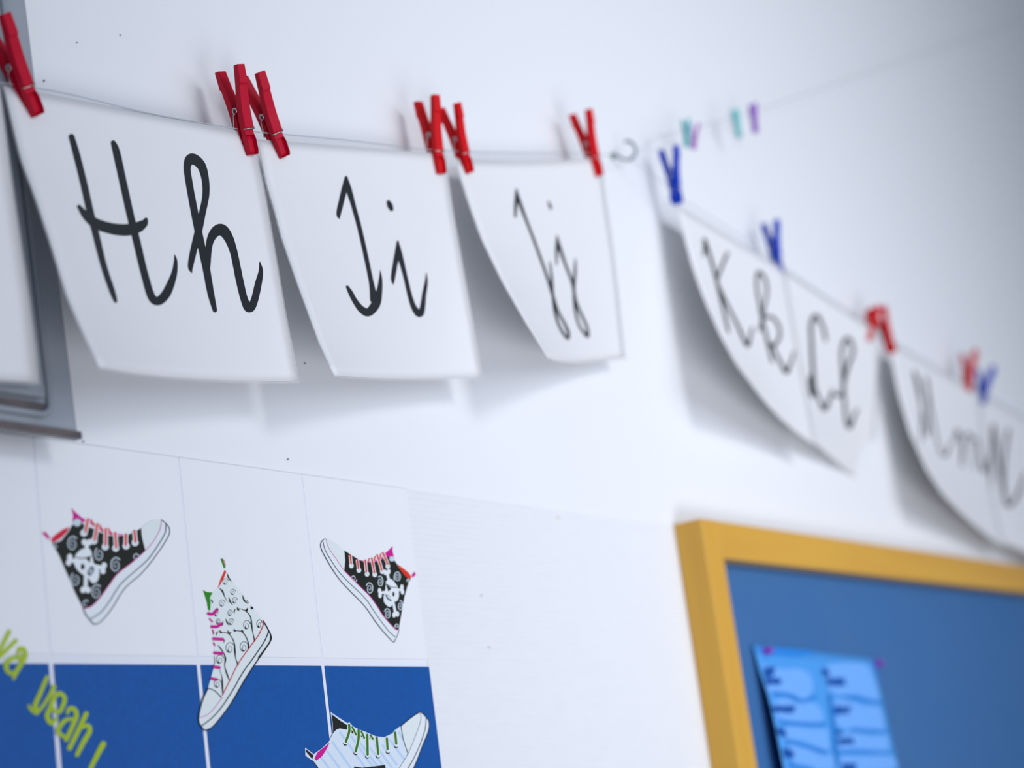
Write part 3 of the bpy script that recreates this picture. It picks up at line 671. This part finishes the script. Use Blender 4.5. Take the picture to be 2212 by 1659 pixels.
def spring_bm():                             # coil lying in the groove between the levers, and the clip across the front lever
    bm = bmesh.new(); pts = []
    turns = 4; n = 14 * turns; R = 0.0018
    for i in range(n + 1):
        t = i / n; a = t * turns * 2 * math.pi
        pts.append(Vector((-0.0045 + 0.009 * t, R * math.cos(a), 0.0375 + R * math.sin(a))))
    tube(bm, pts, 0.0005, 6)
    return bm
def loop_bm(sx):                             # end ring of the spring on one flank, its tail and the clip over a lever
    bm = bmesh.new(); pts = []
    R = 0.0022; cz = 0.0375; x = sx * 0.0057; s = -sx
    for i in range(17):
        a = math.radians(-60 + i * 20); pts.append(Vector((x, -s * R * math.cos(a), cz + R * math.sin(a))))
    last = pts[-1]
    pts += [Vector((x, s * 0.0023, 0.0345)), Vector((x, s * 0.0044, 0.0270)), Vector((x, s * 0.0060, 0.0213)), Vector((x * .93, s * 0.0066, 0.0208)), Vector((-x, s * 0.0066, 0.0208)), Vector((-x, s * 0.0054, 0.0208))]
    tube(bm, pts, 0.00055, 7)
    return bm
PEG_MESH = {}
def peg_proto(mkey):
    if mkey in PEG_MESH: return PEG_MESH[mkey]
    root = empty('clothes_peg')
    parts = [obj('lever', leg_bm(1), M[mkey], root), obj('lever', leg_bm(-1), M[mkey], root), obj('spring', spring_bm(), M['steel'], root, True), obj('spring_loop', loop_bm(-1), M['steel'], root, True), obj('spring_loop', loop_bm(1), M['steel'], root, True)]
    PEG_MESH[mkey] = [root, False]
    return PEG_MESH[mkey]
def copy_peg(mkey):
    rec = peg_proto(mkey)
    if not rec[1]:
        rec[1] = True; return rec[0]
    r = rec[0].copy(); COL.objects.link(r)
    for c in list(rec[0].children):
        d = c.copy(); COL.objects.link(d); d.parent = r
    return r
def peg(mkey, J, F, B, tree, scale, label, group, spread=.0112, lean=0.003):
    """J: photo position of the jaw tip, F and B: of the two handle tips"""
    c = 0.03
    if tree:
        h = tree.ray_cast(CAM, ray(*J).normalized())
        if h[0] is not None: c = -h[0].y
    J3 = on_wall(J[0], J[1], c)
    F3, B3 = on_wall(F[0], F[1], c + lean + spread), on_wall(B[0], B[1], c + lean - spread)
    zax = ((F3 + B3) / 2 - J3); L = zax.length; zax = zax.normalized()
    yax = (B3 - F3); yax.z = 0
    yax = yax.normalized() * .6 + Vector((0.06, .4, 0))
    yax = (yax - zax * yax.dot(zax)).normalized()
    xax = yax.cross(zax).normalized()
    s = scale if scale else L / 0.0752
    r = copy_peg(mkey)
    r.matrix_world = Matrix.Translation(J3) @ Matrix((xax, yax, zax)).transposed().to_4x4() @ Matrix.Scale(s, 4)
    tag(r, label, 'clothes peg', group)
    print('PEG', label[:30], round(L, 4), round(c, 4), [round(v, 2) for v in yax])
    return r
G1 = 'red pegs on the first line'
peg('red', (76, 251), (6, 24), (-38, 40), T_H, None, 'crimson peg cut by the left edge, on the corner of the Hh card', G1)
peg('red', (540, 336), (515, 137), (474, 147), T_H, None, 'crimson peg on the top right corner of the Hh card', G1)
peg('red', (610, 340), (556, 149), (525, 163), T_I, None, 'crimson peg on the top left corner of the Ii card', G1)
peg('red2', (948, 377), (939, 204), (902, 212), T_I, None, 'scarlet peg on the top right corner of the Ii card', G1)
peg('red2', (1010, 375), (987, 215), (950, 232), T_J, None, 'scarlet peg on the top left corner of the Jj card', G1)
peg('red2', (1290, 382), (1270, 232), (1235, 242), T_J, None, 'scarlet peg standing alone on the top right of the Jj card', G1)
G2 = 'pegs on the sloping line'
peg('blue', (1463, 441), (1462, 312), (1426, 325), T_K, .92, 'blue peg on the top left corner of the Kk card', G2)
peg('blue', (1681, 590), (1678, 472), (1648, 480), T_L, .92, 'blue peg between the Kk and Ll cards', G2)
peg('red2', (1927, 762), (1905, 650), (1880, 663), T_M, .96, 'red peg of the crossing pair, its jaw pointing down to the right', G2)
peg('red2', (1874, 735), (1902, 655), (1875, 661), T_L, .86, 'red peg of the crossing pair, the shorter looking one behind', G2)
peg('red2', (2089, 844), (2105, 764), (2080, 786), T_M, 1.0, 'small looking blurred red peg left of the last blue peg', G2)
peg('blue', (2118, 869), (2144, 788), (2116, 808), T_N, 1.08, 'last blue peg, right beside a red one', G2)
G3 = 'small pale pegs on the rising line'
peg('teal', (1484, 318), (1490, 280), (1474, 282), None, .46, 'tiny pale teal peg behind the first blue peg', G3, spread=.006)
peg('lilac', (1498, 322), (1512, 282), (1488, 284), None, .46, 'tiny lilac peg just right of the first blue peg', G3, spread=.006)
peg('teal', (1597, 298), (1592, 252), (1587, 254), None, .5, 'tiny pale green peg on the rising cord left of the purple one', G3, spread=.006)
peg('purple', (1632, 287), (1632, 236), (1622, 240), None, .52, 'tiny purple peg highest on the rising cord', G3, spread=.006)

# ------------------------------------------------------------------ smoky plastic holder behind the left cards
XH = on_wall(34, 0, 0.006).x
zb = Z0 + .152; zt = Z0 + .66; xl = XH - .34
def hold_pt(x, y_out, z):                  # the holder leans out towards its bottom
    k = (zt - z) / (zt - zb)
    return Vector((x, -(0.004 + y_out + 0.022 * k), z))
def hold_box(bm, x0, x1, o0, o1, z0, z1, bev=0.0, seg=3):
    b2 = bmesh.new(); add_box(b2, x0, x1, o0, o1, z0, z1, bev, seg)
    me = bpy.data.meshes.new('t'); b2.to_mesh(me); b2.free()
    n0 = len(bm.verts); bm.from_mesh(me); bm.verts.ensure_lookup_table()
    for v in bm.verts[n0:]: v.co = hold_pt(v.co.x, v.co.y, v.co.z)
    bpy.data.meshes.remove(me)
root = empty('document_holder', (XH - .17, -.01, zb)); tag(root, 'smoky clear plastic wall holder with rounded inner ridge, behind the leftmost cards', 'holder')
rx = on_wall(116, 861, .034).x; rz = on_wall(100, 893, .034).z
ch = []
bm = bmesh.new(); hold_box(bm, xl, XH, 0.000, 0.0035, zb, zt, .001, 2); ch.append(obj('back_plate', bm, M['holder'], root))
# raised ridge frame (rounded rectangle tube)
def ridge(off, r):
    bm = bmesh.new(); R = .010; P = []
    x1, x0_, z0_, z1_ = rx - off, xl + .02 + off, rz + off, zt - .03 - off
    for cx, cz, a0 in ((x1 - R, z0_ + R, -90), (x1 - R, z1_ - R, 0), (x0_ + R, z1_ - R, 90), (x0_ + R, z0_ + R, 180)):
        for i in range(7):
            a = math.radians(a0 + i * 15); P.append(hold_pt(cx + R * math.cos(a), .005, cz + R * math.sin(a)))
    P.append(P[0].copy()); P.append(P[1].copy())
    tube(bm, P, r, 10, False)
    return bm
ch.append(obj('raised_ridge', ridge(0, .0026), M['holder'], root, True))
bm = bmesh.new(); hold_box(bm, xl + .03, rx - .008, 0.0035, 0.011, rz + .010, zt - .04, .003, 3); ch.append(obj('front_pocket', bm, M['holder'], root))
bm = bmesh.new(); hold_box(bm, xl, XH + .001, -0.001, 0.0065, zb - .003, zb + .0025, .0008, 2); ch.append(obj('bottom_edge', bm, M['holder_rim'], root))
bm = bmesh.new(); hold_box(bm, xl + .02, rx - .002, 0.0036, 0.0046, rz + .002, rz + .008, 0); ch.append(obj('painted_gap_shade', bm, M['holder_rim'], root))  # dark strip: shade of the groove between ridge and pocket, put in as colour
settle(root, ch)

# ------------------------------------------------------------------ framed pin board
bx = on_wall(1453, 1138, 0).x; bt = 0.0349; top = Z0 + .1572
sw = .046; rh = .042; right = bx + 1.9; bot = Z0 - .85
root = empty('pin_board', (bx, 0, bot)); tag(root, 'blue pin board in a varnished wooden frame, at the lower right', 'pin board')
ch = []
def stile(x0, x1):
    bm = bmesh.new(); add_box(bm, x0, x1, -bt, -.0013, bot, top, .0022, 3); return bm
bm = stile(bx, bx + sw - .008); ch.append(obj('frame_stile', bm, M['wood'], root))
bm = stile(right - sw + .008, right); ch.append(obj('frame_stile', bm, M['wood'], root))
bm = bmesh.new(); add_box(bm, bx + .0078, bx + sw, -bt + .0015, -.0013, bot + rh, top - rh + .001, .001, 2); ch.append(obj('inner_bead', bm, M['wood'], root))
bm = bmesh.new(); add_box(bm, bx + sw - .0079, right - sw + .0079, -bt, -.0013, top - rh, top - .0004, .0016, 3); ch.append(obj('frame_rail', bm, M['wood_h'], root))
bm = bmesh.new(); add_box(bm, bx + sw - .0079, right - sw + .0079, -bt, -.0013, bot, bot + rh, .0016, 3); ch.append(obj('frame_rail', bm, M['wood_h'], root))
BF = bt - .019
bm = bmesh.new(); add_box(bm, bx + sw - .012, right - sw + .012, -BF, -.0015, bot + rh - .005, top - rh + .005, 0); ch.append(obj('board_panel', bm, M['board'], root))
settle(root, ch)

# blue worksheet pinned on the board
TL, TR_ = (1626, 1392), (1889, 1424)
Le = edge([(1626, 1392), (1641, 1450), (1662, 1510), (1677, 1580), (1693, 1659)], BF + .003)
Re = edge([(1889, 1424), (1898, 1470), (1910, 1521), (1926, 1590), (1942, 1659)], BF + .003)
dL, dR = Le[-1] - Le[-2], Re[-1] - Re[-2]
for k in range(1, 5): Le.append(Le[4] + dL * k); Re.append(Re[4] + dR * k)
for L in (Le, Re):
    for p in L:
        if p.y > -BF - .0012: p.y = -BF - .0012
fl_, fr_ = arc_eval(Le), arc_eval(Re)
def NP(a, b):
    l, r = fl_(b), fr_(b); q = l.lerp(r, a); return q
root = empty('worksheet', Le[0]); tag(root, 'bright blue worksheet with two columns of bubbles, pinned on the pin board', 'paper')
bm = bmesh.new(); n = 20
V = [[bm.verts.new(NP(i / n, j / n)) for j in range(n + 1)] for i in range(n + 1)]
for i in range(n):
    for j in range(n): bm.faces.new((V[i][j], V[i][j + 1], V[i + 1][j + 1], V[i + 1][j]))
bm.normal_update(); tree = BVHTree.FromBMesh(bm)
sheet = obj('paper_sheet', bm, M['note'], root, True); sd = sheet.modifiers.new('thick', 'SOLIDIFY'); sd.thickness = .0003; sd.offset = 0
def nplace(px, py, h):
    d = ray(px, py).normalized(); hit = tree.ray_cast(CAM, d)
    if hit[0] is None: return on_wall(px, py, BF + .004 + h)
    nr = hit[1]
    if nr.dot(d) > 0: nr = -nr
    return hit[0] + nr * (.0005 + h)
A = Art(nplace, 1580, 1350, 5.267, base=.0001)
A.poly('note_mid', [(300, 240), (500, 255), (940, 300), (860, 345), (700, 365), (560, 350), (330, 330)], True)  # darker blue band just below the sheet's top edge
for pl in ([(350, 440), (560, 500), (760, 500), (880, 560), (925, 680), (900, 790), (800, 850), (700, 790), (500, 760), (410, 740)],
           [(1090, 450), (1300, 430), (1520, 450), (1600, 560), (1650, 700), (1680, 830), (1600, 860), (1420, 790), (1280, 800), (1130, 760), (1060, 600)],
           [(470, 880), (600, 830), (760, 890), (900, 880), (1000, 940), (1040, 1080), (960, 1110), (760, 1100), (560, 1080), (500, 1000)],
           [(1150, 860), (1300, 850), (1500, 920), (1670, 920), (1720, 1050), (1725, 1190), (1560, 1190), (1380, 1190), (1220, 1160), (1150, 1020)],
           [(560, 1180), (700, 1150), (900, 1180), (1080, 1190), (1100, 1300), (1110, 1420), (1000, 1400), (800, 1320), (640, 1300), (580, 1250)],
           [(1190, 1230), (1400, 1230), (1600, 1260), (1760, 1250), (1780, 1420), (1600, 1430), (1400, 1420), (1230, 1420)],
           [(640, 1340), (800, 1370), (1000, 1470), (1140, 1470), (1160, 1640), (900, 1640), (700, 1570)], [(1240, 1480), (1500, 1490), (1800, 1480), (1850, 1640), (1400, 1660), (1240, 1640)]):
    A.poly('note_light', pl, True)
A.h += 0.0009
def scribble(x, y, w, h, n):
    pts = []
    for i in range(n):
        pts.append((x + w * (i / (n - 1) - .5), y + (h if i % 2 else -h) * random.uniform(.6, 1.2), 34 * random.uniform(.8, 1.2)))
    A.stroke('note_dark', pts, step=8)
for s in ((420, 540, 90, 50, 5), (470, 650, 150, 26, 9), (1065, 545, 60, 24, 4), (1180, 650, 190, 38, 10), (585, 960, 230, 26, 13), (1240, 975, 170, 34, 9), (540, 1220, 110, 30, 6), (1290, 1325, 150, 28, 8), (1210, 1230, 60, 20, 4), (640, 1460, 90, 40, 6), (1330, 1620, 130, 40, 7)):
    scribble(*s)
for s in ([(480, 780), (640, 800), (800, 870), (940, 820)], [(560, 1100), (760, 1130), (1040, 1130)], [(1280, 820), (1450, 840), (1680, 890)], [(1370, 1190), (1550, 1205), (1740, 1220)], [(640, 1330), (850, 1390), (1080, 1460)], [(1240, 1450), (1480, 1440), (1780, 1465)], [(1110, 800), (1150, 1100), (1170, 1350), (1190, 1600)], [(660, 1590), (900, 1640)]):
    A.stroke('note_mid', s, 34)
ch = [sheet] + A.build(dict(note_mid='mid_blue_bands', note_light='printed_bubbles', note_dark='printed_words'), root)
settle(root, ch)
for px, py, lab in ((1655, 1406, 'purple push pin in the top left corner of the blue worksheet'), (1896, 1434, 'purple push pin in the top right corner of the blue worksheet')):
    c = on_wall(px, py, BF + .006)
    c.y = -BF
    r = empty('push_pin', c); tag(r, lab, 'push pin', 'push pins of the worksheet')
    parts = []
    for nm, r1, r2, y0, y1 in (('pin_flange', .005, .005, .003, .005), ('pin_head', .0028, .0046, .005, .0125)):
        bm = bmesh.new(); bmesh.ops.create_cone(bm, cap_ends=True, segments=20, radius1=r1, radius2=r2, depth=y1 - y0)
        for v in bm.verts: v.co = Vector((v.co.x, -(v.co.z + (y0 + y1) / 2), v.co.y))
        parts.append(obj(nm, bm, M['purple'], r, True))
    bm = bmesh.new(); tube(bm, [(0, -.004, 0), (0, .003, 0)], .0006, 6); parts.append(obj('pin_needle', bm, M['steel'], r))
